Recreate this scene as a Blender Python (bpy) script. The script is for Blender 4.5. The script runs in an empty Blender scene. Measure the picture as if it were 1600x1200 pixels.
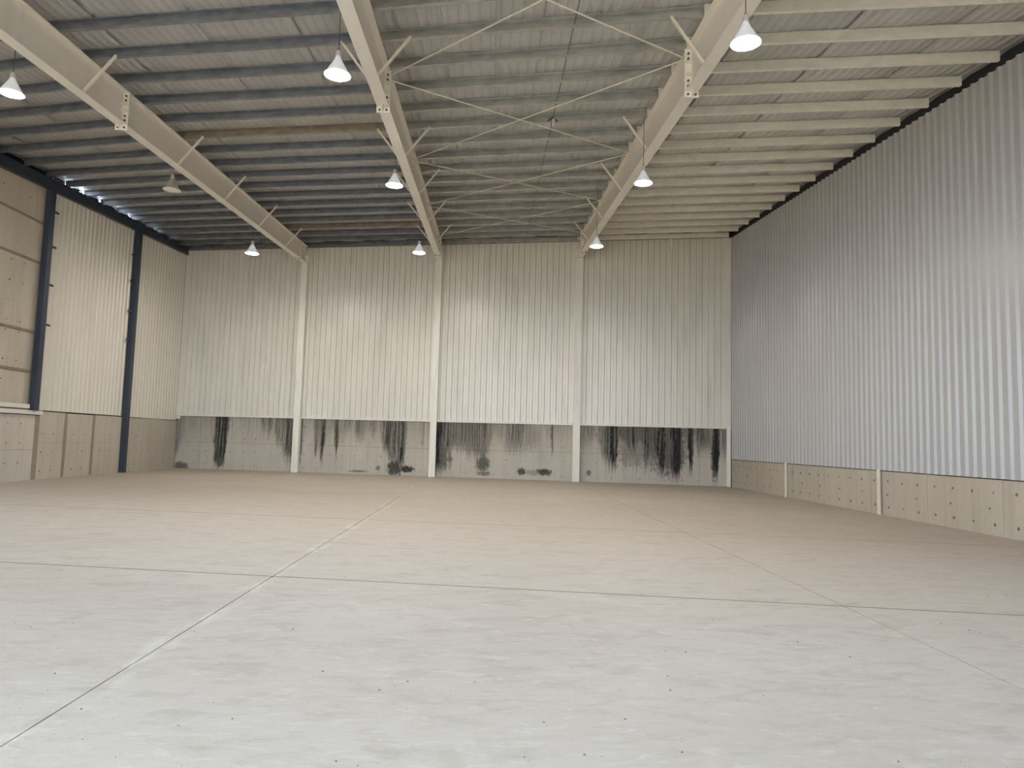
import bpy, math, random
from mathutils import Vector, Matrix

random.seed(7)
S = bpy.context.scene
COL = S.collection

# ------------------------------------------------------------------ camera
SKEW = 0.1515                       # the back wall runs 8.7 degrees off square
TS, CS, SS = math.tan(SKEW), math.cos(SKEW), math.sin(SKEW)
D = 29.9                            # depth of the back wall on the middle column line
XL, XR = -11.49, 12.09              # side walls
YF = -4.0                           # open front behind the camera
CAMP = (2.3213, 0.0, 1.5416)
PITCH, YAW, ROLL, FPX = 0.0823, 0.0316, 0.0273, 1097.7
Fv = Vector((math.sin(YAW)*math.cos(PITCH), math.cos(YAW)*math.cos(PITCH), math.sin(PITCH)))
Rv = Vector((math.cos(YAW), -math.sin(YAW), 0)); Uv = Rv.cross(Fv)
R2 = Rv*math.cos(ROLL) + Uv*math.sin(ROLL); U2 = Uv*math.cos(ROLL) - Rv*math.sin(ROLL)
cam = bpy.data.cameras.new('camera'); co = bpy.data.objects.new('camera', cam); COL.objects.link(co)
m = Matrix.Identity(4)
for i in range(3):
    m[i][0], m[i][1], m[i][2], m[i][3] = R2[i], U2[i], -Fv[i], CAMP[i]
co.matrix_world = m
cam.sensor_fit = 'HORIZONTAL'; cam.sensor_width = 36; cam.lens = 36*FPX/1600
cam.clip_start = .05; cam.clip_end = 500
S.camera = co

# ------------------------------------------------------------------ light
W = bpy.data.worlds.new('world'); S.world = W; W.use_nodes = True
bg = W.node_tree.nodes['Background']
bg.inputs[0].default_value = (0.73, 0.865, 1.0, 1); bg.inputs[1].default_value = 1.85
sun = bpy.data.lights.new('sun', 'SUN'); so = bpy.data.objects.new('sun', sun); COL.objects.link(so)
sun.energy = 3.2; sun.angle = math.radians(1); sun.color = (1, .93, .82)
so.location = (30, -10, 40)
so.rotation_euler = Vector((.05, -.55, -.83)).to_track_quat('-Z', 'Y').to_euler()
S.view_settings.view_transform = 'Standard'; S.view_settings.look = 'None'
S.view_settings.gamma = 1; S.view_settings.use_curve_mapping = False
S.view_settings.exposure = 1.92
LAMP_E = 112
try:
    S.cycles.max_bounces = 14; S.cycles.diffuse_bounces = 8; S.cycles.glossy_bounces = 4
    S.cycles.use_denoising = True; S.cycles.sample_clamp_indirect = 6
    S.cycles.caustics_reflective = False; S.cycles.caustics_refractive = False
except Exception:
    pass

# ------------------------------------------------------------------ helpers
def rz(X, Y):                       # underside of the purlins = top of the rafters
    return 9.3613 + .05924*(Y-20) + .01848*X + .0008495*X*(Y-20) + .00014*X*X

class MB:
    def __init__(s): s.v = []; s.f = []; s.sm = []
    def add(s, vs, fs, smooth=False):
        o = len(s.v); s.v += [tuple(v) for v in vs]; s.f += [tuple(i+o for i in f) for f in fs]
        s.sm += [smooth]*len(fs); return s
    def hexa(s, p):                 # 8 corners: bottom 4 then top 4
        return s.add(p, [(3,2,1,0),(4,5,6,7),(0,1,5,4),(1,2,6,5),(2,3,7,6),(3,0,4,7)])
    def box(s, x0, x1, y0, y1, z0, z1):
        return s.hexa([(x0,y0,z0),(x1,y0,z0),(x1,y1,z0),(x0,y1,z0),(x0,y0,z1),(x1,y0,z1),(x1,y1,z1),(x0,y1,z1)])
    def tube(s, a, b, r, n=8, r2=None):
        a, b = Vector(a), Vector(b); d = (b-a).normalized(); r2 = r if r2 is None else r2
        t = Vector((0,0,1)) if abs(d.z) < .9 else Vector((1,0,0))
        e = d.cross(t).normalized(); g = d.cross(e)
        vs = []
        for c, q in ((a, r), (b, r2)):
            for i in range(n):
                w = 2*math.pi*i/n; vs.append(c + (e*math.cos(w)+g*math.sin(w))*q)
        fs = [(i, (i+1)%n, n+(i+1)%n, n+i) for i in range(n)]
        s.add(vs, fs, n > 6); s.add(vs[:n], [tuple(range(n))[::-1]]); s.add(vs[n:], [tuple(range(n))]); return s
    def lathe(s, prof, n=32, c=(0,0,0), cap=False):
        vs = []
        for r, z in prof:
            for i in range(n):
                w = 2*math.pi*i/n; vs.append((c[0]+r*math.cos(w), c[1]+r*math.sin(w), c[2]+z))
        fs = []
        for k in range(len(prof)-1):
            for i in range(n):
                fs.append((k*n+i, k*n+(i+1)%n, (k+1)*n+(i+1)%n, (k+1)*n+i))
        s.add(vs, fs, True)
        return s
    def extrude(s, prof, p0, p1, ax, up=(0,0,1)):
        # closed 2d profile (a, b) swept from p0 to p1; ax = horizontal axis of the profile
        p0, p1, ax, up = Vector(p0), Vector(p1), Vector(ax), Vector(up)
        n = len(prof); vs = [p0+ax*a+up*b for a, b in prof] + [p1+ax*a+up*b for a, b in prof]
        s.add(vs, [(i, (i+1)%n, n+(i+1)%n, n+i) for i in range(n)])
        s.add(vs[:n], [tuple(range(n))[::-1]]); s.add(vs[n:], [tuple(range(n))]); return s
    def build(s, name, mat, parent=None, origin=None, coll=None):
        if origin is None:
            n = len(s.v); origin = Vector([sum(v[i] for v in s.v)/n for i in range(3)])
            origin.z = min(v[2] for v in s.v)
        origin = Vector(origin)
        me = bpy.data.meshes.new(name)
        me.from_pydata([tuple(Vector(v)-origin) for v in s.v], [], s.f); me.update()
        me.polygons.foreach_set('use_smooth', s.sm)
        me.materials.append(mat)
        o = bpy.data.objects.new(name, me); COL.objects.link(o); o.location = origin
        if parent is not None:
            o.parent = parent
            par_loc = Vector(parent.get('_o', (0,0,0)))
            o.location = origin - par_loc
        o['_o'] = tuple(origin)
        return o

def thing(name, label, cat, loc, group=None):
    o = bpy.data.objects.new(name, None); COL.objects.link(o); o.location = loc; o.empty_display_size = .2
    o['_o'] = tuple(loc); o['label'] = label; o['category'] = cat
    if group: o['group'] = group
    return o
def tag(o, label, cat, group=None):
    o['label'] = label; o['category'] = cat
    if group: o['group'] = group
    return o

# ------------------------------------------------------------------ materials
class NT:
    def __init__(s, name):
        s.m = bpy.data.materials.new(name); s.m.use_nodes = True; s.t = s.m.node_tree
        s.b = s.t.nodes['Principled BSDF']; s.c = None
    def n(s, typ, **k):
        o = s.t.nodes.new(typ)
        for a, v in k.items(): setattr(o, a, v)
        return o
    def l(s, a, b): s.t.links.new(a, b)
    def geo(s):
        if s.c is None: s.c = s.n('ShaderNodeNewGeometry').outputs['Position']
        return s.c
    def mapping(s, scale=(1,1,1), rot=(0,0,0), loc=(0,0,0), src=None):
        o = s.n('ShaderNodeMapping'); o.inputs['Scale'].default_value = scale
        o.inputs['Rotation'].default_value = rot; o.inputs['Location'].default_value = loc
        s.l(src or s.geo(), o.inputs['Vector']); return o.outputs[0]
    def noise(s, vec, scale, detail=4, rough=.55, dist=0):
        o = s.n('ShaderNodeTexNoise'); o.inputs['Scale'].default_value = scale
        o.inputs['Detail'].default_value = detail; o.inputs['Roughness'].default_value = rough
        o.inputs['Distortion'].default_value = dist; s.l(vec, o.inputs['Vector']); return o.outputs['Fac']
    def ramp(s, fac, stops, interp='LINEAR'):
        o = s.n('ShaderNodeValToRGB'); cr = o.color_ramp; cr.interpolation = interp
        while len(cr.elements) < len(stops): cr.elements.new(.5)
        for e, (p, c) in zip(cr.elements, stops):
            e.position = p; e.color = (c, c, c, 1) if isinstance(c, (int, float)) else (*c, 1)
        s.l(fac, o.inputs[0]); return o.outputs[0]
    def math(s, op, a, b=None, c=None, clamp=False):
        o = s.n('ShaderNodeMath', operation=op); o.use_clamp = clamp
        for i, x in enumerate((a, b, c)):
            if x is None: continue
            if isinstance(x, (int, float)): o.inputs[i].default_value = x
            else: s.l(x, o.inputs[i])
        return o.outputs[0]
    def mix(s, fac, a, b, mode='MIX'):
        o = s.n('ShaderNodeMix', data_type='RGBA', blend_type=mode)
        for i, x in ((0, fac), (6, a), (7, b)):
            if isinstance(x, (int, float)): o.inputs[i].default_value = x
            elif isinstance(x, tuple): o.inputs[i].default_value = (*x, 1)
            else: s.l(x, o.inputs[i])
        return o.outputs[2]
    def bump(s, h, strength=.3, dist=.01):
        o = s.n('ShaderNodeBump'); o.inputs['Strength'].default_value = strength; o.inputs['Distance'].default_value = dist
        s.l(h, o.inputs['Height']); s.l(o.outputs[0], s.b.inputs['Normal'])
    def col(s, c):
        if isinstance(c, tuple): s.b.inputs['Base Color'].default_value = (*c, 1)
        else: s.l(c, s.b.inputs['Base Color'])
    def set(s, rough=.5, metal=0, spec=.5):
        s.b.inputs['Roughness'].default_value = rough; s.b.inputs['Metallic'].default_value = metal
        s.b.inputs['Specular IOR Level'].default_value = spec; return s

def paint(name, c, rough=.45, var=.08, metal=0, stain=None, vscale=(1,1,.15), spec=.5):
    t = NT(name); f = t.noise(t.mapping(vscale), 2.2, 5)
    c1 = tuple(max(0, x*(1-var)) for x in c); c2 = tuple(min(1, x*(1+var)) for x in c)
    k = t.mix(t.ramp(f, [(.3, 0), (.7, 1)]), c1, c2)
    if stain:
        g = t.noise(t.mapping((2.2, 2.2, .25)), 1.6, 6, .65)
        k = t.mix(t.math('MULTIPLY', t.ramp(g, [(.52, 0), (.72, 1)]), stain[3]), k, tuple(stain[:3]))
    t.col(k); t.set(rough, metal, spec); return t.m

M = {}
M['cream'] = paint('cream_steel_paint', (.83, .79, .72), .42, .03, stain=(.66, .60, .50, .3), vscale=(.6,.6,.6))
M['column'] = paint('cream_column_paint', (.82, .80, .73), .42, .04, stain=(.5, .42, .28, .45))
M['white_board'] = paint('off_white_board_paint', (.76, .735, .675), .3, .05, stain=(.52, .49, .43, .4))
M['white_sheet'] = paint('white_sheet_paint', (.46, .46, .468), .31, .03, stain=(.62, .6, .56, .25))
M['left_sheet'] = paint('aged_white_sheet_paint', (.74, .71, .64), .35, .04, stain=(.6, .56, .48, .35))
M['trim'] = paint('white_trim_paint', (.78, .76, .70), .4, .05)
M['navy'] = paint('dark_blue_steel_paint', (.030, .042, .068), .45, .2)
M['dark'] = paint('dark_void', (.02, .022, .028), .8, .2)
M['galv'] = paint('bright_zinc_steel', (.94, .895, .79), .4, .08, metal=.25, vscale=(1.5, 1.5, 3))  # purlin steel with the brightly lit look of the right bay in its colour
M['galv_grey'] = paint('dull_zinc_steel', (.47, .475, .455), .38, .2, metal=.6, vscale=(1.5, 1.5, 3))  # same steel, half-lit look of the braced bay painted in
M['galv_blue'] = paint('blue_grey_primed_steel', (.26, .28, .32), .32, .25, metal=.5, vscale=(1.5, 1.5, 3))  # same steel, shaded look of the left bays painted in
M['galv_rust'] = paint('rust_stained_steel', (.33, .28, .225), .5, .25, metal=.3, vscale=(1.5, 1.5, 3))
M['rod'] = paint('cream_rod_paint', (.74, .69, .58), .45, .05)
M['bolt'] = paint('dull_bolt_steel', (.12, .10, .08), .6, .2, metal=.3)
M['cord'] = paint('brown_cord', (.10, .07, .05), .7, .1)
M['tie'] = paint('rusty_tie_plug', (.17, .135, .10), .9, .35)
M['crumb'] = paint('dry_mud_crumb', (.17, .13, .09), .9, .4)
M['alu'] = paint('spun_aluminium', (.90, .90, .89), .2, .04, metal=.85)
M['driver'] = paint('grey_lamp_housing', (.62, .62, .62), .45, .04)

def emis(name, c, e):
    t = NT(name); t.col((.55, .56, .57)); t.b.inputs['Emission Color'].default_value = (*c, 1)
    t.b.inputs['Emission Strength'].default_value = e; return t.m
M['lens_on'] = emis('lit_lens', (1.0, .94, .85), LAMP_E)
M['shade_on'] = emis('glowing_lamp_shade', (.92, .96, 1.0), .08)
tl = NT('unlit_lens'); tl.col((.82, .80, .74)); tl.set(.15); M['lens_off'] = tl.m

def concrete(name, base=(.40, .365, .315), warm=(.33, .285, .225), board=True):
    t = NT(name)
    a = t.noise(t.mapping((1, 1, .5)), .9, 6, .6); b = t.noise(t.mapping((1, 1, 1)), 14, 6, .7)
    st = t.noise(t.mapping((4, 4, .22)), 1.7, 5, .6)
    k = t.mix(t.ramp(a, [(.32, 0), (.68, 1)]), base, tuple(x*1.18 for x in base))
    k = t.mix(t.math('MULTIPLY', t.ramp(st, [(.45, 0), (.75, 1)]), .55), k, warm)
    k = t.mix(t.math('MULTIPLY', t.ramp(b, [(.35, 0), (.62, 1)]), .18), k, tuple(x*.72 for x in base))
    t.col(k); t.set(.85, 0, .25); t.bump(b, .25, .006); return t, k
tc, _ = concrete('cast_concrete', (.47, .425, .36), (.40, .345, .275)); M['concrete'] = tc.m
tc, _ = concrete('pale_cast_concrete', (.56, .525, .47), (.48, .435, .37)); M['concrete_pale'] = tc.m
tc, _ = concrete('buff_cast_concrete', (.54, .485, .40), (.44, .38, .295)); M['concrete_buff'] = tc.m
tc, _ = concrete('grey_cast_concrete', (.50, .46, .40), (.42, .375, .31)); M['concrete_grey'] = tc.m
tc, _ = concrete('damp_joint_concrete', (.20, .175, .14), (.13, .11, .08)); M['concrete_damp'] = tc.m

tc, _ = concrete('rough_joint_concrete', (.30, .26, .205), (.20, .165, .12)); M['concrete_joint'] = tc.m

def stained(name, u0, u1, stops, blobs):
    # stops: (u, strength, z where the run ends); soot and algae runs down cast concrete, in wall coordinates
    t, k = concrete(name, (.49, .455, .40), (.42, .375, .31))
    rot = t.mapping((1,1,1), (0,0,SKEW), (0,0,0))           # rotate world XY into the wall's own run
    sx = t.n('ShaderNodeSeparateXYZ')
    # u = (P - (0,D)) . (CS,-SS)
    w = t.n('ShaderNodeSeparateXYZ'); t.l(t.geo(), w.inputs[0])
    u = t.math('SUBTRACT', t.math('MULTIPLY', w.outputs[0], CS), t.math('MULTIPLY', t.math('SUBTRACT', w.outputs[1], D), SS))
    z = w.outputs[2]
    cv = t.n('ShaderNodeCombineXYZ'); t.l(u, cv.inputs[0]); t.l(z, cv.inputs[2])
    wig = t.noise(t.mapping((.8, 1, 1.3), src=cv.outputs[0]), 2.2, 3)
    uw = t.math('ADD', u, t.math('MULTIPLY', t.math('SUBTRACT', wig, .5), .16))
    f = t.math('DIVIDE', t.math('SUBTRACT', uw, u0), u1-u0)
    P = lambda q: min(1, max(0, (q-u0)/(u1-u0)))
    assert len(stops) <= 32, (name, len(stops))
    inten = t.ramp(f, [(P(q), s) for q, s, _ in stops]); zb = t.ramp(f, [(P(q), e/2.4) for q, _, e in stops])
    streak = t.noise(t.mapping((9, 1, .28), src=cv.outputs[0]), 1.5, 6, .65)
    fine = t.noise(t.mapping((3, 1, 2), src=cv.outputs[0]), 3, 6, .7)
    h = t.math('MULTIPLY', t.math('SUBTRACT', z, t.math('ADD', t.math('MULTIPLY', zb, 2.4), t.math('MULTIPLY', t.math('SUBTRACT', streak, .5), 2.2))), 1.9, clamp=True)
    mk = t.math('MULTIPLY', t.math('MULTIPLY', inten, h), t.ramp(streak, [(.30, .35), (.56, 1)]))
    mk = t.math('MULTIPLY', mk, t.ramp(fine, [(.22, .55), (.5, 1)]))
    for bu, bz, ru, rzz, s in blobs:
        dx = t.math('DIVIDE', t.math('SUBTRACT', u, bu), ru); dz = t.math('DIVIDE', t.math('SUBTRACT', z, bz), rzz)
        dd = t.math('SQRT', t.math('ADD', t.math('MULTIPLY', dx, dx), t.math('MULTIPLY', dz, dz)))
        dd = t.math('ADD', dd, t.math('ADD', t.math('MULTIPLY', t.math('SUBTRACT', fine, .5), 2.0), t.math('MULTIPLY', t.math('SUBTRACT', streak, .5), 1.6)))
        bm = t.math('MULTIPLY', t.math('MULTIPLY', t.math('SUBTRACT', 1.15, dd), 2.2, clamp=True), s*.8)
        mk = t.math('MAXIMUM', mk, bm)
    top = t.math('MULTIPLY', t.math('MULTIPLY', t.math('SUBTRACT', z, .9), .8, clamp=True), t.ramp(streak, [(.38, 0), (.62, .5)]))
    k = t.mix(top, k, (.17, .14, .105))
    mk = t.math('MULTIPLY', mk, 1.3, clamp=True)
    k2 = t.mix(mk, k, (.022, .023, .024)); t.col(k2); return t.m

M['stain_a'] = stained('stained_concrete_left_bay', -11.7, -6, [(-11.6,.55,.2),(-11.2,.12,1.2),(-10.1,.12,1.6),(-9.84,.35,.9),(-9.75,.9,.0),(-9.3,.9,.0),(-9.18,.45,1.3),(-9.05,.05,1.8),(-7.75,.1,1.7),(-7.6,.6,1.5),(-7.45,.3,1.5),(-7.3,.65,1.3),(-7.1,.2,1.4),(-6.95,.6,1.0),(-6.75,.5,.9),(-6.5,.75,.4),(-6.3,.6,.2),(-6.12,1,-.3)],
    [(-9.52,.55,.24,.5,.8), (-11.3,.1,.35,.2,.7)])
M['stain_b'] = stained('stained_concrete_second_bay', -6, 0, [(-5.85,.7,-.2),(-5.7,.15,1.2),(-5.3,.2,1.7),(-5.17,.75,.3),(-5.02,.35,1.0),(-4.86,.85,.1),(-4.7,.25,1.3),(-4.4,.3,1.6),(-4.24,.75,.2),(-4.1,.25,1.2),(-3.75,.45,1.5),(-3.55,.2,1.6),(-3.35,.6,1.3),(-3.1,.45,1.2),(-2.85,.3,1.6),(-2.6,.5,1.3),(-2.4,.2,1.7),(-2.15,.7,.9),(-1.85,.75,.4),(-1.6,.6,.1),(-1.42,.8,0),(-1.25,.75,.2),(-1.12,.15,1.8),(-.55,.1,1.5),(-.45,.4,.9),(-.35,.1,1.5),(-.1,.15,1.5)],
    [(-1.62,.3,.35,.34,.85), (-1.12,.27,.34,.15,.9), (-2.35,.28,.1,.1,.6), (-3.2,.12,.4,.05,.6)])
M['stain_c'] = stained('stained_concrete_third_bay', 0, 6, [(.1,1,-.3),(.4,.8,.1),(.8,.6,.9),(1.1,.6,1.0),(1.5,.65,.8),(1.9,.6,.6),(2.2,.7,.4),(2.4,.4,1.0),(2.6,.3,1.6),(3.0,.3,1.2),(3.3,.5,.9),(3.75,.6,1.0),(3.85,.35,1.3),(4.1,.2,1.6),(4.6,.1,1.6),(4.95,.15,1.6),(5.03,.8,.8),(5.13,.15,1.6),(5.8,.1,1.8)],
    [(.35,.8,.45,.55,.7), (1.0,1.75,1.1,.6,.55), (1.9,1.6,.5,.55,.5), (4.0,1.8,.6,.6,.3), (1.7,1.35,.5,.35,.5), (2.15,.6,.3,.35,.75), (2.2,.2,.3,.1,.6), (3.78,.33,.19,.15,.8), (4.72,.33,.34,.15,.85), (4.25,.3,.3,.12,.35)])
M['stain_d'] = stained('stained_concrete_right_bay', 6, 12.2, [(6.15,.3,1.2),(6.65,.5,1.4),(6.8,.15,1.6),(7.1,.55,.8),(7.52,.95,.3),(7.66,.9,.3),(7.78,.3,1.3),(8.2,.75,.9),(8.45,.8,.9),(8.6,.4,1.2),(8.85,.8,.4),(9.12,.65,.9),(9.3,.7,.6),(9.45,.95,.2),(9.58,1,.15),(9.68,.6,1.0),(9.78,.5,1.2),(9.88,1,.2),(10.06,1,0),(10.22,1,.1),(10.33,.35,1.5),(10.48,.45,1.4),(10.6,1,.3),(10.7,.95,.4),(10.8,.3,1.6),(10.92,.8,1.2),(11.5,.4,1.1),(11.58,1,.1),(11.73,1,.05),(11.8,.4,1.2),(11.95,.5,1)],
    [(6.55,.35,.1,.12,.6), (8.9,2.05,2.0,.45,.7), (9.75,1.35,.8,1.05,.72), (8.3,1.4,.6,.8,.45), (11.6,1.2,.16,1.0,.9)])

# floor: dusty power-floated concrete, with painted-in shade to the back and right
def floor_mat():
    t = NT('dusty_floor_concrete')
    e = t.noise(t.mapping((1, 1.7, 1), (0,0,.9)), 11, 5, .7, 1.2)
    a = t.noise(t.mapping((.5, .8, 1)), .55, 5, .6)
    b = t.noise(t.mapping((1.2, 2.6, 1), (0,0,.25)), 1.6, 7, .68, .6)
    c = t.noise(t.mapping((1, 3.2, 1), (0,0,-.35)), 5, 6, .7, .8)
    d = t.noise(t.mapping((1, 1, 1)), 38, 4, .7)
    k = t.mix(t.ramp(a, [(.3, 0), (.7, 1)]), (.53, .485, .44), (.61, .575, .54))
    k = t.mix(t.math('MULTIPLY', t.ramp(b, [(.50, 0), (.66, 1)]), .5), k, (.41, .365, .315))
    k = t.mix(t.math('MULTIPLY', t.ramp(c, [(.54, 0), (.64, 1)]), .45), k, (.68, .66, .62))
    k = t.mix(t.math('MULTIPLY', t.ramp(c, [(.30, 1), (.42, 0)]), .4), k, (.36, .33, .29))
    k = t.mix(t.math('MULTIPLY', t.ramp(d, [(.62, 0), (.72, 1)]), .6), k, (.30, .27, .23))
    k = t.mix(t.math('MULTIPLY', t.ramp(e, [(.30, 1), (.42, 0)]), .35), k, (.40, .37, .34))
    k = t.mix(t.math('MULTIPLY', t.ramp(e, [(.60, 0), (.72, 1)]), .35), k, (.72, .70, .67))
    # lime scuffs along the joint under the middle column line
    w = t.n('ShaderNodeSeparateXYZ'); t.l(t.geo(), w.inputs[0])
    ax = t.math('ABSOLUTE', w.outputs[0])
    sc = t.noise(t.mapping((3, .7, 1)), 1.8, 5, .7)
    mk = t.math('MULTIPLY', t.math('SUBTRACT', 1, t.math('DIVIDE', ax, .16), clamp=True), t.ramp(sc, [(.48, 0), (.62, 1)]))
    k = t.mix(t.math('MULTIPLY', mk, .6), k, (.80, .79, .75))
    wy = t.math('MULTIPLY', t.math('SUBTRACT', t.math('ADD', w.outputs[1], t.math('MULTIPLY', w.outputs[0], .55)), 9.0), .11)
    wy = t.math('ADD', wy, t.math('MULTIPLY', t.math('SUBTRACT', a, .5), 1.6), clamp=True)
    k = t.mix(wy, k, (.80, .745, .67), 'MULTIPLY')  # weaker light at the back and right, multiplied into the floor colour
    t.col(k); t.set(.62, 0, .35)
    hb = t.math('ADD', t.math('MULTIPLY', c, .6), t.math('MULTIPLY', d, .4)); t.bump(hb, .22, .01); return t.m
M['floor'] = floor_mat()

def foil_mat():
    t = NT('silver_roof_foil')
    w = t.n('ShaderNodeSeparateXYZ'); t.l(t.geo(), w.inputs[0])
    ridge = t.math('SINE', t.math('MULTIPLY', w.outputs[0], 2*math.pi/.19))
    wr = t.noise(t.mapping((5, 1.4, 1)), 3.4, 6, .7, .4); cr = t.noise(t.mapping((1, 1, 1)), 26, 5, .75)
    dirt = t.noise(t.mapping((1, .35, 1)), 1.2, 5)
    k = t.mix(t.ramp(dirt, [(.3, 0), (.72, 1)]), (.78, .765, .73), (.93, .915, .88))
    k = t.mix(t.math('MULTIPLY', t.math('MULTIPLY', t.ramp(ridge, [(.55, 0), (.95, 1)]), t.ramp(wr, [(.35, .2), (.6, 1)])), .28), k, (.30, .29, .28))
    k = t.mix(t.math('MULTIPLY', t.ramp(cr, [(.60, 0), (.70, 1)]), .5), k, (.95, .94, .92)); t.col(k)
    t.set(.28, .45)
    t.bump(t.math('ADD', t.math('MULTIPLY', ridge, .30), t.math('ADD', t.math('MULTIPLY', wr, 1.1), t.math('MULTIPLY', cr, 1.0))), 1.0, .04)
    return t.m
M['foil'] = foil_mat()
M['sand'] = paint('sunlit_yard_sand', (.58, .47, .34), .9, .12, vscale=(.4,.4,.4))
M['roof_outer'] = paint('roof_outer_sheet', (.45, .46, .48), .5, .05)

# ------------------------------------------------------------------ setting
def struct(o): o['kind'] = 'structure'; return o
yw = lambda X: D - X*TS                                  # world Y of the back wall face at X

g = MB().add([(-60,-70,-.06),(60,-70,-.06),(60,YF,-.06),(-60,YF,-.06)], [(0,1,2,3)])
struct(g.build('yard_ground', M['sand'], origin=(0,-20,-.06)))

# floor: dark bed, then every cast slab with its saw joints
fl = struct(MB().hexa([(XL-.3,YF,-.35),(XR+.3,YF,-.35),(XR+.3,yw(XR)+.3,-.35),(XL-.3,yw(XL)+.3,-.35),
                       (XL-.3,YF,-.03),(XR+.3,YF,-.03),(XR+.3,yw(XR)+.3,-.03),(XL-.3,yw(XL)+.3,-.03)]).build('floor', M['concrete_damp'], origin=(0,0,0)))
fl['_o'] = (0,0,0)
xs = [XL-.25, -5.93, 0, 5.91, XR+.25]; vs_ = [None, 2.3, 7.95, 13.6, 19.2, 24.8, None]
for i in range(4):
    x0, x1 = xs[i]+.006, xs[i+1]-.006
    for j in range(6):
        f0 = (lambda x: YF) if vs_[j] is None else (lambda x, v=vs_[j]: v+.010-x*TS)
        f1 = (lambda x: yw(x)+.02) if vs_[j+1] is None else (lambda x, v=vs_[j+1]: v-.010-x*TS)
        zt = [(0,0,0,0)][0]
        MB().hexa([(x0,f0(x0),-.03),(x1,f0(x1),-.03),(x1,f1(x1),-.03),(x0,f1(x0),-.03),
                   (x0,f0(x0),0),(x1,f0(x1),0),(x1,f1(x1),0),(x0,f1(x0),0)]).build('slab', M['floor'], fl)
for v, w in ((7.95, .013), (13.6, .011)):      # dark filler in the saw cuts across the hall
    for x0, x1 in zip(xs[:-1], xs[1:]):
        MB().hexa([(x0,v-w-x0*TS,-.03),(x1,v-w-x1*TS,-.03),(x1,v+w-x1*TS,-.03),(x0,v+w-x0*TS,-.03),
                   (x0,v-w-x0*TS,.0006),(x1,v-w-x1*TS,.0006),(x1,v+w-x1*TS,.0006),(x0,v+w-x0*TS,.0006)]).build('joint_filler', M['concrete_damp'], fl)
cb = MB()
for _ in range(420):
    y = 3.2 + random.random()**1.6*9; x = 2.4 + (random.random()-.5)*1.7*y
    if abs(x) > 11: continue
    r = random.choice((.002, .003, .003, .004, .005, .008)); a0 = random.random()*6.28
    vv = [(x+math.cos(a0+q)*r*random.uniform(.6,1.5), y+math.sin(a0+q)*r*random.uniform(.6,1.4), 0) for q in (0, 1.6, 3.1, 4.7)]
    vv.append((x, y, r*.9)); cb.add(vv, [(0,1,4),(1,2,4),(2,3,4),(3,0,4)])
o = cb.build('mud_crumbs', M['crumb'], fl, origin=(0,0,0)); o['kind'] = 'stuff'

def ties(pts, name, parent, axis, mat=None, k=1):
    mb = MB()
    for p, n in pts:
        p, n = Vector(p), Vector(n).normalized(); r = random.uniform(.017, .028)*k
        mb.tube(p-n*.01, p+n*.004, r, 7)
    o = mb.build(name, mat or M['tie'], parent, origin=(0,0,0)); o['kind'] = 'stuff'; return o

# back wall: local u runs along the wall, local y into it
BW = struct(MB().box(XL/CS-.35, XR/CS+.35, .06, .3, -.2, 10.4).build('wall_back', M['dark'], origin=(0,0,0)))
# trim the dark core to the sloping top
me = BW.data
def rzu(u): return rz(u*CS, D-u*SS)
for v in me.vertices:
    if v.co.z > 5: v.co.z = rzu(v.co.x)+.44
BW.location = (0, D, 0); BW.rotation_euler = (0, 0, -SKEW); BW['_o'] = (0,0,0)
UL, UR = XL/CS, XR/CS
SILL = 2.36
colu = [-6, 0, 6]
bays = [(UL, -6, 'stain_a'), (-6, 0, 'stain_b'), (0, 6, 'stain_c'), (6, UR, 'stain_d')]
for b0, b1, mt in bays:
    n = 5; w = (b1-b0)/n
    for i in range(n):
        for z0, z1 in ((-.02, 1.165), (1.172, SILL-.02)):
            e = random.uniform(-.004, .002)
            x0, x1 = b0+i*w+.0025, b0+(i+1)*w-.0025
            MB().box(x0, x1, e, .06, z0, z1).build('concrete_panel', M[mt], BW)
tp = []
for b0, b1, _ in bays:
    u = b0+.3
    while u < b1-.2:
        for z in (.19, .775, 1.36, 1.95): tp.append(((u+random.uniform(-.03,.03), -.004, z+random.uniform(-.02,.02)), (0,-1,0)))
        u += .575
ties(tp, 'tie_holes', BW, 0)
# vertical cladding boards
pitch = .2465; u = UL+.02; k = 0
while u < UR-.301:
    u1 = min(u+pitch, UR-.3)
    zt0, zt1 = rzu(u)+.01, rzu(u1)+.01; e = random.uniform(-.0015, .0015)
    a, b = u+.004, u1-.004
    pr = [(a, .03), (a, .004+e), (a+.012, -.006+e), (a+.10, -.006+e), (a+.112, -.001+e), (a+.124, -.001+e), (a+.136, -.006+e), (b-.03, -.006+e), (b-.018, -.012+e), (b-.006, -.012+e), (b, .006+e), (b, .03)]
    n = len(pr); mb = MB()
    vv = [(x, y, SILL+.01) for x, y in pr] + [(x, y, zt0+(zt1-zt0)*(x-a)/(b-a)) for x, y in pr]
    mb.add(vv, [(i, (i+1)%n, n+(i+1)%n, n+i) for i in range(n)]); mb.add(vv[n:], [tuple(range(n))])
    mb.build('cladding_board', M['white_board'], BW); u = u1; k += 1
mb = MB().box(UR-.30, UR-.005, -.016, .03, SILL+.01, rzu(UR-.15)+.01); mb.build('corner_flashing', M['white_board'], BW)
mb = MB().box(UL-.06, UL+.16, -.016, .03, SILL-.2, rzu(UL)+.01); mb.build('corner_flashing', M['white_board'], BW)
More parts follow.
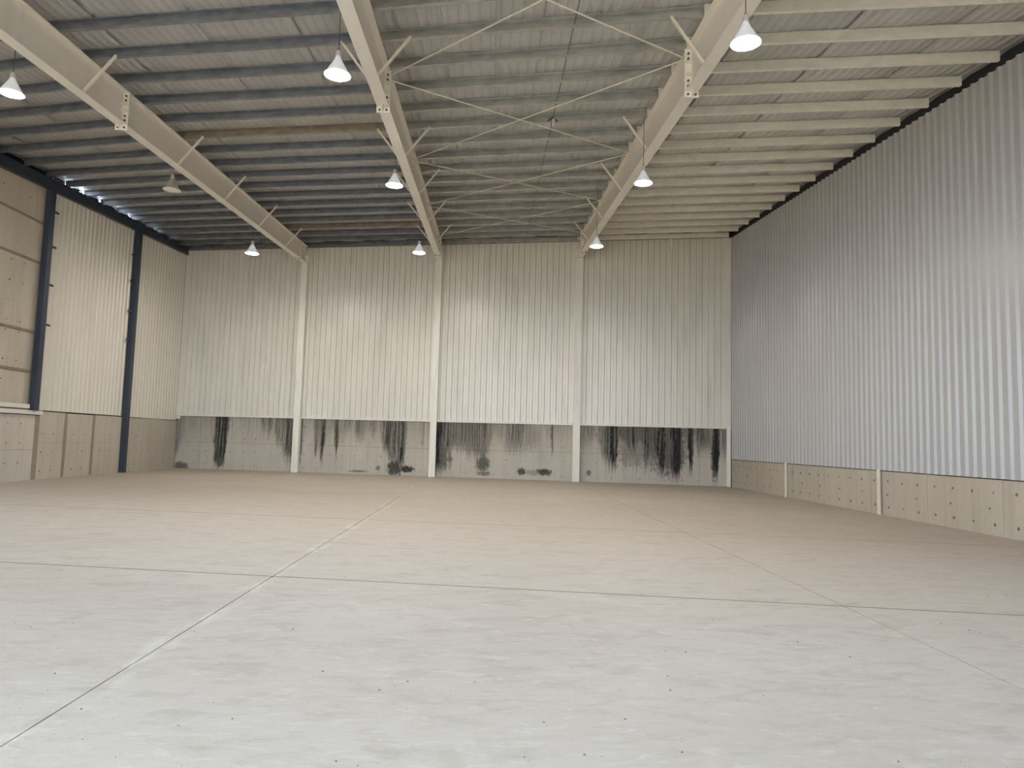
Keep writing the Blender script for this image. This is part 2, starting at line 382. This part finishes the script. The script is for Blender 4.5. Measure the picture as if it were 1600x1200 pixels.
for b0, b1, _ in bays:
    MB().extrude([(-.05,-.05),(-.05,.012),(.03,.035),(.03,-.05),(.02,-.05),(.02,0),(-.042,0),(-.042,-.05)], (b0+(.14 if b0 > UL else 0),0,SILL-.01), (b1-(.14 if b1 < UR else 0),0,SILL-.01), (0,1,0)).build('sill_flashing', M['trim'], BW)
MB().box(UR-.19, UR-.04, -.15, .0, -.01, SILL+.06).build('corner_post', M['column'], BW)

# right wall
RWz = 1.09
yr = yw(XR)
def sheet_profile(n, depth, pitchv=.25):
    pts = []
    for i in range(n):
        s = i*pitchv
        pts += [(s, 0), (s+.138, 0), (s+.164, depth), (s+.212, depth)]
    pts.append((n*pitchv, 0)); return pts
def rslab(mb, a, b, z0):
    t = lambda Y: rz(XR, Y)+.44
    return mb.hexa([(XR+.07,a,z0),(XR+.25,a,z0),(XR+.25,b,z0),(XR+.07,b,z0),(XR+.07,a,t(a)),(XR+.25,a,t(a)),(XR+.25,b,t(b)),(XR+.07,b,t(b))])
mb = MB(); rslab(mb, YF, yr+.2, -.2)
RW = struct(mb.build('wall_right', M['dark'], origin=(0,0,0)))
RW['_o'] = (0,0,0)
y = yr; i = 0
while y > YF+.5:
    y0 = max(y-1.15, YF); e = random.uniform(-.004, .003)
    MB().box(XR+e, XR+.07, y0+.003, y-.003, -.02, RWz-.02).build('concrete_panel', M['concrete'], RW); y = y0; i += 1
def corr_wall(parent, X, sgn, ya, yb, zbot, ztop, mat, depth=.048, name='corrugated_sheet', gap=.0):
    y = yb
    while y - .3 > ya:
        n = 4 if y-1.0 > ya-.3 else max(1, int((y-ya)/.25))
        pr = sheet_profile(n, depth); mb = MB(); vs = []
        for s, d in pr:
            Y = y - s; dd = X - sgn*(d - .004); zt = ztop(Y); zb = zbot + random.uniform(-.002, .002)
            vs += [(dd, Y, zb), (dd, Y, zt), (dd+sgn*.0015, Y, zt), (dd+sgn*.0015, Y, zb)]
        fs = []
        for q in range(len(pr)-1):
            a, b = q*4, q*4+4
            fs += [(a, a+1, b+1, b), (a+3, b+3, b+2, a+2), (a+1, a+2, b+2, b+1), (a, b, b+3, a+3)]
        mb.add(vs, fs); mb.build(name, mat, parent); y -= n*.25
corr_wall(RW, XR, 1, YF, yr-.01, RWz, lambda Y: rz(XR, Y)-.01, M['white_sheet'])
tp = []
y = yr-.3
while y > 0:
    tp.append(((XR, y, .82+random.uniform(-.012,.012)), (-1,0,0))); tp.append(((XR, y-.02, .215+random.uniform(-.012,.012)), (-1,0,0)))
    y -= .6
y = yr-.55
while y > 0:
    tp.append(((XR, y, .505), (-1,0,0))); y -= 1.17
ties([(( p[0][0]-.002, p[0][1], p[0][2]), p[1]) for p in tp], 'tie_holes', RW, 0, k=1.3)

# left wall
yl = yw(XL); LZ = 2.12
LW = struct(MB().hexa([(XL-.35,YF,-.2),(XL-.14,YF,-.2),(XL-.14,yl+.2,-.2),(XL-.35,yl+.2,-.2),
        (XL-.35,YF,8.0),(XL-.14,YF,8.0),(XL-.14,yl+.2,9.5),(XL-.35,yl+.2,9.5)]).build('wall_left', M['dark'], origin=(0,0,0)))
LW['_o'] = (0,0,0)
corr_wall(LW, XL-.03, -1, 21.72, 27.05, LZ, lambda Y: rz(XL, Y)+.12, M['left_sheet'], .03)
corr_wall(LW, XL-.03, -1, 27.1, yl-.02, LZ-.02, lambda Y: rz(XL, Y)+.12, M['left_sheet'], .03)
cuts = [yl, 30.2, 28.6, 27.1, 25.12, 23.5, 22.05]
for a, b in zip(cuts[:-1], cuts[1:]):
    for z0, z1 in ((-.02, 1.125), (1.13, LZ+random.uniform(-.05,-.03))):
        w = .1 if b in (25.12, 23.5, 22.05) else .003
        MB().box(XL-.14, XL+random.uniform(-.004,.004), b+w, a-(.1 if a in (25.12, 23.5) else .003), z0, z1).build('concrete_panel', M['concrete_grey'], LW)
for y in (25.12, 23.5):
    MB().box(XL-.14, XL-.03, y-.1, y+.1, -.02, LZ-.04).build('recessed_joint', M['concrete_joint'], LW)
MB().box(XL-.14, XL-.015, 21.9, 22.15, -.02, LZ-.04).build('recessed_joint', M['concrete_joint'], LW)
y = 21.9
while y > YF+.3:
    y0 = max(y-2.3, YF)
    MB().box(XL-.14, XL+random.uniform(-.004,.003), y0+.003, y-.003, -.02, .915).build('concrete_panel', M['concrete_pale'], LW)
    MB().box(XL-.14, XL+random.uniform(-.004,.003), y0+.003, y-.003, .922, 1.96).build('concrete_panel', M['concrete_pale'], LW)
    y = y0
y = 21.7; lifts = [2.0, 3.28, 4.47, 6.62, 7.84]
while y > YF+.3:
    y0 = max(y-4.6, YF)
    for q, z0 in enumerate(lifts):
        e = (-.06, -.06, -.05, -.03, -.045)[q]
        zt = lambda Y: (rz(XL, Y)-.1) if q == 4 else lifts[q+1]-.006
        MB().hexa([(XL-.2,y0+.003,z0),(XL+e,y0+.003,z0),(XL+e,y-.003,z0),(XL-.2,y-.003,z0),
                   (XL-.2,y0+.003,zt(y0)),(XL+e,y0+.003,zt(y0)),(XL+e,y-.003,zt(y)),(XL-.2,y-.003,zt(y))]).build('concrete_lift', M['concrete_buff'], LW)
    for q, z0 in enumerate(lifts[1:]):
        MB().extrude([(-.045,-.05),(-.012,-.035),(-.0,-.004),(-.03,.03),(-.05,.04)], (XL,y0+.01,z0), (XL,y-.01,z0-random.uniform(0,.03)), (1,0,0)).build('lift_joint', M['concrete_joint'], LW)
    y = y0
tp = []
for q in range(30):
    y = 21.27-.575*q
    for z in (.54, 1.12, 1.69): tp.append(((XL, y, z), (1,0,0)))
    for z in (2.95, 3.52, 4.36, 4.66, 5.23, 5.81, 6.4, 6.98, 7.55, 8.42):
        if random.random() < .75: tp.append(((XL-.045, y-.37, z), (1,0,0)))
for y in (22.3, 22.85, 23.96, 24.52, 25.6, 26.2, 27.6, 28.2, 29.2, 29.9, 30.6):
    for z in (.25, .83, 1.39): tp.append(((XL, y, z), (1,0,0)))
ties(tp, 'tie_holes', LW, 0)

# front wall behind the camera: closed on the right, the rest stands open to the yard
FX = 6.8
FW = struct(MB().hexa([(FX,YF-.1,-.2),(XR+.2,YF-.1,-.2),(XR+.2,YF+.05,-.2),(FX,YF+.05,-.2),
    (FX,YF-.1,rz(FX,YF)+.4),(XR+.2,YF-.1,rz(XR,YF)+.4),(XR+.2,YF+.05,rz(XR,YF)+.4),(FX,YF+.05,rz(FX,YF)+.4)]).build('wall_front', M['left_sheet'], origin=(0,0,0)))

# ceiling: foil sheets between purlins
NP = 30
def sp(X):                            # purlin spacing along each line
    pts = [(XL, 1.01), (-5.93, 1.056), (0, 1.067), (5.93, 1.09), (XR, 1.09)]
    for (a, p), (b, q) in zip(pts, pts[1:]):
        if X <= b: return p + (q-p)*max(0, (X-a))/(b-a)
    return 1.09
def py(X, j): return 29.74 - j*sp(X) - X*TS
PH = .20
CE = struct(MB().hexa([(XL-.6,YF,rz(XL-.6,YF)+.42),(XR+.6,YF,rz(XR+.6,YF)+.42),(XR+.6,yr+.5,rz(XR+.6,yr+.5)+.42),(XL-.6,yl+.5,rz(XL-.6,yl+.5)+.42),
    (XL-.6,YF,rz(XL-.6,YF)+.50),(XR+.6,YF,rz(XR+.6,YF)+.50),(XR+.6,yr+.5,rz(XR+.6,yr+.5)+.50),(XL-.6,yl+.5,rz(XL-.6,yl+.5)+.50)]).build('ceiling', M['roof_outer'], origin=(0,0,0)))
CE['_o'] = (0,0,0)
XS = [XL-.12]
while XS[-1] < XR: XS.append(min(XS[-1]+.92, XR+.1))
for i in range(len(XS)-1):
    a, b = XS[i], XS[i+1]+.03; h = .022*(i % 2) + random.uniform(0, .006)
    mb = MB(); vs = []; rows = []
    for j in range(NP+1):
        for q in range(4): rows.append(j+q/4)
    nr = 0
    for r in rows:
        j = int(r); fr = r-j; sag = -.035*math.sin(math.pi*fr)*random.uniform(.7, 1.25)
        edge = .0
        row = []
        for X in (a, (a+b)/2, b):
            Y = max(py(X, r), YF); row.append((X, Y, rz(X, Y)+PH+.01+h+.018+sag+(-.008 if X == (a+b)/2 else 0)))
        if nr and max(c[1] for c in row) <= YF+.001: break
        vs += row; nr += 1
    fs = []
    for r in range(nr-1):
        for c in range(2): fs.append((r*3+c, r*3+c+1, r*3+c+4, r*3+c+3))
    mb.add(vs, fs, False); mb.build('foil_sheet', M['foil'], CE)
# C purlins, one length per bay; the open side faces the yard except in the last bay
def cprof(flip):
    t = .006; w = .07; l = .022
    o = [(0,0),(w,0),(w,l),(w-t,l),(w-t,t),(t,t),(t,PH-t),(w-t,PH-t),(w-t,PH-l),(w,PH-l),(w,PH),(0,PH)]
    return [(a, b) for a, b in o] if flip else [(-a+w, b) for a, b in o][::-1]
sup = [XL+.0, -5.93, 0, 5.93, XR-.16]
for j in range(NP):
    for q in range(4):
        x0, x1 = sup[q]-(.12 if q else -.02), sup[q+1]+(.12 if q < 3 else 0)
        y0, y1 = py(x0, j), py(x1, j)
        if min(y0, y1) < YF+.1: continue
        sh = .004*(q % 2)
        p0, p1 = Vector((x0, y0-.035, rz(x0, y0)+.004+sh)), Vector((x1, y1-.035, rz(x1, y1)+.004+sh))
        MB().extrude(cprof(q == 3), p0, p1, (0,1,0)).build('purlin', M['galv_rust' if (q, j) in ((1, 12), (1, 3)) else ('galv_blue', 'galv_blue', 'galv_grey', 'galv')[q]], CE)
# sag rods down the middle of the braced bay
for j in range(NP-1):
    X = 3.63; a, b = py(X, j), py(X, j+1)
    if b < YF+.2: continue
    za, zb = (.16, .05) if j % 2 else (.05, .16)
    MB().tube((X, a, rz(X,a)+.05), (X, b, rz(X,b)+.05), .007, 6).build('sag_rod', M['bolt'], CE)
# dark eave closures
for X, s in ((XR+.06, 1),):
    for j in range(NP):
        a, b = py(X, j), py(X, j+1)
        if b < YF: continue
        MB().hexa([(X-.02,b,rz(X,b)-.03),(X+.02,b,rz(X,b)-.03),(X+.02,a,rz(X,a)-.03),(X-.02,a,rz(X,a)-.03),
                   (X-.02,b,rz(X,b)+.25),(X+.02,b,rz(X,b)+.25),(X+.02,a,rz(X,a)+.25),(X-.02,a,rz(X,a)+.25)]).build('eave_closure', M['dark'], CE)
X = XL-.22
def closure(a, b, lo):
    MB().hexa([(X-.02,b,rz(X,b)+lo),(X+.02,b,rz(X,b)+lo),(X+.02,a,rz(X,a)+lo),(X-.02,a,rz(X,a)+lo),
               (X-.02,b,rz(X,b)+.43),(X+.02,b,rz(X,b)+.43),(X+.02,a,rz(X,a)+.43),(X-.02,a,rz(X,a)+.43)]).build('eave_closure', M['dark'], CE)
for j in range(NP):
    a, b = py(X, j), py(X, j+1)
    if b < YF: continue
    if 2 <= j <= 8:
        c = a-(a-b)*(.12, .25, .45, .3, .5, .2, .35, .4, .2)[j]; d = c-(a-b)*(0,0,.18,.2,.25,.42,.42,.5,.5)[j]
        closure(a, c, -.3); closure(c, d, .255); closure(d, b, -.3)
    else: closure(a, b, -.3)

# ------------------------------------------------------------------ steelwork
def ibeam_parts(parent, pts_bot, pts_top, X, w, tf, tw, mat, names=('web','bottom_flange','top_flange')):
    # pts: two (Y, z) ends, bottom and top lines
    (ya, zb0), (yb, zb1) = pts_bot; (_, zt0), (_, zt1) = pts_top
    MB().hexa([(X-tw/2,ya,zb0+tf),(X+tw/2,ya,zb0+tf),(X+tw/2,yb,zb1+tf),(X-tw/2,yb,zb1+tf),
               (X-tw/2,ya,zt0-tf),(X+tw/2,ya,zt0-tf),(X+tw/2,yb,zt1-tf),(X-tw/2,yb,zt1-tf)]).build(names[0], mat, parent)
    MB().hexa([(X-w/2,ya,zb0),(X+w/2,ya,zb0),(X+w/2,yb,zb1),(X-w/2,yb,zb1),
               (X-w/2,ya,zb0+tf),(X+w/2,ya,zb0+tf),(X+w/2,yb,zb1+tf),(X-w/2,yb,zb1+tf)]).build(names[1], mat, parent)
    MB().hexa([(X-w/2,ya,zt0-tf),(X+w/2,ya,zt0-tf),(X+w/2,yb,zt1-tf),(X-w/2,yb,zt1-tf),
               (X-w/2,ya,zt0),(X+w/2,ya,zt0),(X+w/2,yb,zt1),(X-w/2,yb,zt1)]).build(names[2], mat, parent)

RAF = [(-5.93, 15.2, 8.24, .0556, 'left', 'cream steel roof rafter, leftmost of the three, over the first wall column'),
       (0.0, 13.8, 8.215, .0625, 'mid', 'cream steel roof rafter in the middle, with bracing rods on its right side'),
       (5.93, 12.55, 8.165, .0705, 'right', 'cream steel roof rafter, rightmost of the three, nearest the corrugated right wall')]
for X, ys, zs, sl, which, lab in RAF:
    zb = lambda Y: zs + sl*(Y-ys)
    zt = lambda Y: rz(X, Y)
    yk = yw(X)-1.5; yc = yw(X)-.31
    t = thing('roof_rafter', lab, 'roof beam', (X, yc, 9.0), 'cream steel rafters carrying the purlins')
    tf = .014
    for a, b in ((YF+.3, ys-.016), (ys+.016, yk-.016), (yk+.016, yw(X)-.32)):
        ibeam_parts(t, [(a, zb(a)), (b, zb(b))], [(a, zt(a)), (b, zt(b))], X, .24, tf, .01, M['cream'])
    for yy in (ys, yk):
        for s in (-1, 1):
            yA, yB = (yy-.016, yy-.001) if s < 0 else (yy+.001, yy+.016)
            MB().box(X-.135, X+.135, yA, yB, zb(yy)-.11, zt(yy)-.002).build('splice_plate', M['cream'], t)
            yg = yA if s < 0 else yB
            bl = MB()
            H = zt(yy)-zb(yy)
            for fz in (-.06, .1, .2, H-.2, H-.1):
                for sx in (-.07, .07):
                    z = zb(yy)+fz; bl.tube((X+sx, yg, z), (X+sx, yg+s*.03, z), .022, 6)
            o = bl.build('bolts', M['bolt'], t); o['kind'] = 'stuff'
            for fz in (.3, H-.3):
                for x0, x1 in ((X-.12, X-.005), (X+.005, X+.12)):
                    z = zb(yy)+fz
                    MB().box(x0, x1, min(yg,yg+s*.13), max(yg,yg+s*.13), z-.005, z+.005).build('gusset', M['cream'], t)
            MB().hexa([(X-.006, min(yg,yg+s*.16), zb(yy)-.1),(X+.006, min(yg,yg+s*.16), zb(yy)-.1 if s>0 else zb(yy)-.01),(X+.006, max(yg,yg+s*.16), zb(yy)-.1 if s<0 else zb(yy)-.01),(X-.006, max(yg,yg+s*.16), zb(yy)-.1 if s<0 else zb(yy)-.01),
                       (X-.006, min(yg,yg+s*.16), zb(yy)+.002),(X+.006, min(yg,yg+s*.16), zb(yy)+.002),(X+.006, max(yg,yg+s*.16), zb(yy)+.002),(X-.006, max(yg,yg+s*.16), zb(yy)+.002)]).build('stiffener', M['cream'], t)
    # fly braces down to the bottom flange
    for j in (3, 6, 9, 12, 16, 20, 24):
        for s in (-1, 1):
            if which == 'left' and s < 0 and j < 0: continue
            xa, xb = X+s*.085, X+s*.68
            yp = py(xb, j)-.02; ybm = py(X, j)-.1
            if yp < YF+1: continue
            a = Vector((xa, yp, zb(yp)+.02)); b = Vector((xb, yp, rz(xb, yp)+.03))
            MB().extrude([(-.022,-.003),(.022,-.003),(.022,.003),(-.016,.003),(-.016,.04),(-.022,.04)], a, b, (0,1,0), Vector((-(b-a).z*s,0,abs((b-a).x))).normalized()).build('fly_brace', M['rod'], t)

def hcolumn(name, lab, X, yf, depth, w, z1, mat, group, z0=0):
    t = thing(name, lab, 'column', (X, yf+depth/2, z0), group)
    MB().box(X-w/2, X+w/2, yf, yf+.012, z0, z1).build('flange', mat, t)
    MB().box(X-w/2, X+w/2, yf+depth-.012, yf+depth, z0, z1 if mat is M['navy'] else rz(X, yf+depth)-.02).build('flange', mat, t)
    MB().box(X-.005, X+.005, yf+.012, yf+depth-.012, z0, z1).build('web', mat, t)
    return t
names = ['cream steel column on the back wall, leftmost, under the left rafter', 'cream steel column on the back wall under the middle rafter', 'cream steel column on the back wall under the right rafter']
for (X, ys, zs, sl, wh, _), lab in zip(RAF, names):
    yf = yw(X)-.31; z1 = zs+sl*(yf-ys)-.002
    t = hcolumn('steel_column', lab, X, yf, .30, .27, z1, M['column'], 'cream steel columns on the back wall')
    # closing plate and stiffeners of the knee, above the rafter seat
    MB().box(X-.13, X+.13, yf+.0, yf+.288, z1+.004, z1+.016).build('stiffener', M['column'], t)
    MB().box(X-.13, X+.13, yf+.0, yf+.288, z1+.40, z1+.412).build('stiffener', M['column'], t)
    MB().box(X-.005, X+.005, yf+.012, yf+.288, z1+.416, rz(X, yf)-.02).build('web', M['column'], t)
for Y, lab in ((22.75, 'white steel post against the low right concrete wall, nearer the back corner'), (17.27, 'white steel post against the low right concrete wall, nearer the camera')):
    t = thing('wall_post', lab, 'post', (XR-.03, Y, 0), 'white posts on the right wall')
    MB().box(XR-.055, XR-.043, Y-.07, Y+.07, 0, RWz+.03).build('flange', M['column'], t)
    MB().box(XR-.043, XR-.002, Y-.005, Y+.005, 0, RWz+.03).build('web', M['column'], t)

# left eave beam and dark columns
zeb = lambda Y: 8.78 + .0611*(Y-19.48)
t = thing('eave_beam', 'dark blue steel eave beam running along the top of the left wall', 'beam', (XL, 24, 9.0))
for a, b in ((YF+.2, 21.6), (21.62, yl-.15)):
    ibeam_parts(t, [(a, zeb(a)), (b, zeb(b))], [(a, zeb(a)+.33), (b, zeb(b)+.33)], XL+.08, .16, .012, .02, M['navy'])
    # purlin seat angle
for a, b in ((21.65, 27), (27.02, yl-.2)):
    MB().hexa([(XL-.02,a,zeb(a)+.33),(XL+.1,a,zeb(a)+.33),(XL+.1,b,zeb(b)+.33),(XL-.02,b,zeb(b)+.33),
               (XL-.02,a,zeb(a)+.37),(XL+.1,a,zeb(a)+.37),(XL+.1,b,zeb(b)+.37),(XL-.02,b,zeb(b)+.37)]).build('seat_angle', M['navy'], t)
def dark_col(Y, z0, w, lab, arms, tabdir):
    t = thing('dark_column', lab, 'column', (XL+.09, Y, z0), 'dark blue columns on the left wall')
    MB().box(XL+.16, XL+.172, Y-w/2, Y+w/2, z0, zeb(Y)-.002).build('flange', M['navy'], t)
    MB().box(XL+.0, XL+.012, Y-w/2, Y+w/2, z0, zeb(Y)-.002).build('flange', M['navy'], t)
    MB().box(XL+.012, XL+.16, Y-.006, Y+.006, z0, zeb(Y)-.002).build('web', M['navy'], t)
    MB().box(XL+.012, XL+.16, Y-w/2, Y-w/2+.01, z0, zeb(Y)-.002).build('side_plate', M['navy'], t)
    for z in arms:
        MB().hexa([(XL+.08, min(Y+tabdir*w/2, Y+tabdir*(w/2+.3)), z-.03),(XL+.12, min(Y+tabdir*w/2, Y+tabdir*(w/2+.3)), z-.03),(XL+.12, max(Y+tabdir*w/2, Y+tabdir*(w/2+.3)), z-.03),(XL+.08, max(Y+tabdir*w/2, Y+tabdir*(w/2+.3)), z-.03),
                   (XL+.08, min(Y+tabdir*w/2, Y+tabdir*(w/2+.3)), z+.03),(XL+.12, min(Y+tabdir*w/2, Y+tabdir*(w/2+.3)), z+.03),(XL+.12, max(Y+tabdir*w/2, Y+tabdir*(w/2+.3)), z+.03),(XL+.08, max(Y+tabdir*w/2, Y+tabdir*(w/2+.3)), z+.03)]).build('girt_tab', M['navy'], t)
    return t
dark_col(21.66, 2.09, .22, 'dark blue steel column standing on the low wall beside the tall bare concrete', (8.3, 7.2, 6.0, 4.75), 1)
dark_col(27.08, 0, .25, 'dark blue steel column rising from the floor between two corrugated white panels', (8.25, 7.25, 6.1, 5.0), -1)

# white rails on the low left wall
for z0, z1, yb, lab in ((2.15, 2.27, 21.45, 'upper white horizontal rail on the left wall under bare concrete'), (1.98, 2.10, 22.1, 'lower white horizontal rail on the left wall ending beside dark column')):
    MBo = MB().box(XL+.02, XL+.10, YF+.5, yb, z0, z1)
    tag(MBo.build('wall_rail', M['trim']), lab, 'rail')

# ------------------------------------------------------------------ roof bracing rods
n2 = [8.9, 13.9, 18.8, 23.3, 27.9]; n3 = [8.0, 12.7, 17.9, 22.4, 26.9]
za = .13
words = ['nearest the camera', 'second from the camera', 'third from the camera', 'at the back wall']
def rod(xa, ya, xb, yb, lab, dz):
    a = Vector((xa, ya, rz(xa, ya)-za-dz)); b = Vector((xb, yb, rz(xb, yb)-za-dz))
    t = thing('bracing_rod', lab, 'rod', tuple((a+b)/2), 'bracing rods crossing between middle and right rafters')
    MB().tube(a, b, .0145, 8).build('rod', M['rod'], t)
    d = (b-a).normalized()
    for e, s in ((a, 1), (b, -1)):
        MB().tube(e+d*s*.02, e+d*s*.10, .024, 6).build('end_nut', M['rod'], t)
for i in range(4):
    rod(.02, n2[i], 5.91, n3[i+1], f'thin cream bracing rod running right and away from middle rafter, {words[i]}', .0)
    rod(.02, n2[i+1], 5.91, n3[i], f'thin cream bracing rod running left and away from right rafter, {words[i]}', -.035)

# bracket hanging in the braced bay, and the stub on the back wall
Y = py(3.63, 12)-.04; z = rz(3.63, Y)
t = thing('cable_bracket', 'small grey bracket with white end hanging under purlin near crossing rods', 'bracket', (3.63, Y, z))
MB().extrude([(-.13,.0),(-.02,.09),(.02,.09),(.13,.0),(.11,-.02),(0,.05),(-.11,-.02)], (3.63, Y-.05, z), (3.63, Y-.03, z), (1,0,0)).build('arm', M['bolt'], t)
MB().tube((3.65, Y-.04, z-.13), (3.65, Y-.04, z+.05), .035, 8).build('socket', M['driver'], t)
us = 9.77; X = us*CS; Y = D-us*SS
t = tag(MB().box(X-.045, X+.045, Y-.12, Y-.03, 9.62, rz(X, Y)-.005).build('hanging_stub', M['galv']), 'short grey steel stub hanging at the top of the right back panel', 'stub')
t.rotation_euler = (0,0,0)

# ------------------------------------------------------------------ high bay lamps
DL = .44
def lamp_mesh(mb_kind):
    r = DL/2
    if mb_kind == 'shade':
        outer = [(.048,.30),(.055,.28),(.075,.235),(.115,.165),(.16,.085),(.19,.03),(r-.02,.012),(r,.0)]
        inner = [(r-.004,-.001),(r-.024,.008),(.184,.026),(.154,.08),(.109,.16),(.07,.23),(.045,.28)]
        return MB().lathe(outer+inner, 36)
    if mb_kind == 'lens':
        return MB().lathe([(r-.026,.012),(r-.03,.002),(r*.6,-.012),(r*.3,-.018),(.001,-.02)], 36)
    if mb_kind == 'housing':
        return MB().lathe([(.001,.42),(.02,.42),(.035,.41),(.045,.40),(.045,.33),(.052,.325),(.052,.295),(.03,.28),(.001,.28)], 20)
    if mb_kind == 'hook':
        mb = MB(); n = 12; p = [(math.cos(2*math.pi*i/n)*.022, 0, .44+math.sin(2*math.pi*i/n)*.022) for i in range(n)]
        for i in range(n): mb.tube(p[i], p[(i+1)%n], .004, 5)
        return mb
protos = {}
def lamp(x, y, z, dia, lit, lab, cord_top):
    t = thing('high_bay_lamp', lab, 'lamp', (x, y, z), 'bell-shaped high bay lamps'); sc = dia/DL
    for kd, nm, mt in (('shade','lamp_shade','shade_on' if lit else 'alu'), ('lens','lens','lens_on' if lit else 'lens_off'), ('housing','housing','driver'), ('hook','hook','bolt')):
        key = kd+mt
        if key not in protos:
            o = lamp_mesh(kd).build(nm, M[mt], origin=(0,0,0)); protos[key] = o
        else:
            o = protos[key].copy(); COL.objects.link(o)
        o.parent = t; o.location = (0,0,0); o.scale = (sc, sc, sc)
        if '_o' in o: del o['_o']
    MB().tube((x, y, z+.455*sc), (x, y, cord_top), .007, 6).build('cord', M['cord'], t)
    return t
def top(x, y): return rz(x, y)+.06
def onp(x, y):   # nearest purlin line so the cord hangs from steel
    best = min(range(NP), key=lambda j: abs(py(x, j)-y)); return py(x, best)-.035
LP = [(-6.70, 12.85, 7.72, .43, True, 'lit lamp at the left edge of the photo, left of the left rafter'),
      (-6.45, 18.85, 8.09, .48, False, 'unlit silver lamp left of the left rafter, the only one switched off'),
      (-6.45, 25.35, 8.10, .49, True, 'lit lamp hanging left of the left rafter near the back wall'),
      (-.46, 11.72, 7.75, .46, True, 'large lit lamp nearest the camera, left of the middle rafter'),
      (-.34, 18.05, 8.16, .46, True, 'lit lamp halfway back, left of the middle rafter'),
      (-.30, 24.3, 8.06, .46, True, 'lit lamp beside the top of the middle back wall column'),
      (5.72, 9.2, 7.13, .42, True, 'large lit lamp nearest the camera, in front of the right rafter'),
      (5.70, 15.55, 7.52, .42, True, 'lit lamp halfway back, hanging in front of the right rafter'),
      (5.58, 21.8, 7.80, .43, True, 'lit lamp in front of the right rafter near the back wall')]
Cp = Vector(CAMP)
for x, y, z, d_, lit, lab in LP:
    yp = onp(x, y)                       # slide along the sight line onto a purlin, keep size in view
    s = (yp-Cp.y)/(y-Cp.y); p = Cp + (Vector((x, y, z))-Cp)*s
    if x > 5: p.x = min(p.x, 5.74)
    lamp(p.x, yp, p.z, d_*s, lit, lab, rz(p.x, yp)+.0)

for o in bpy.data.objects:
    if '_o' in o: del o['_o']
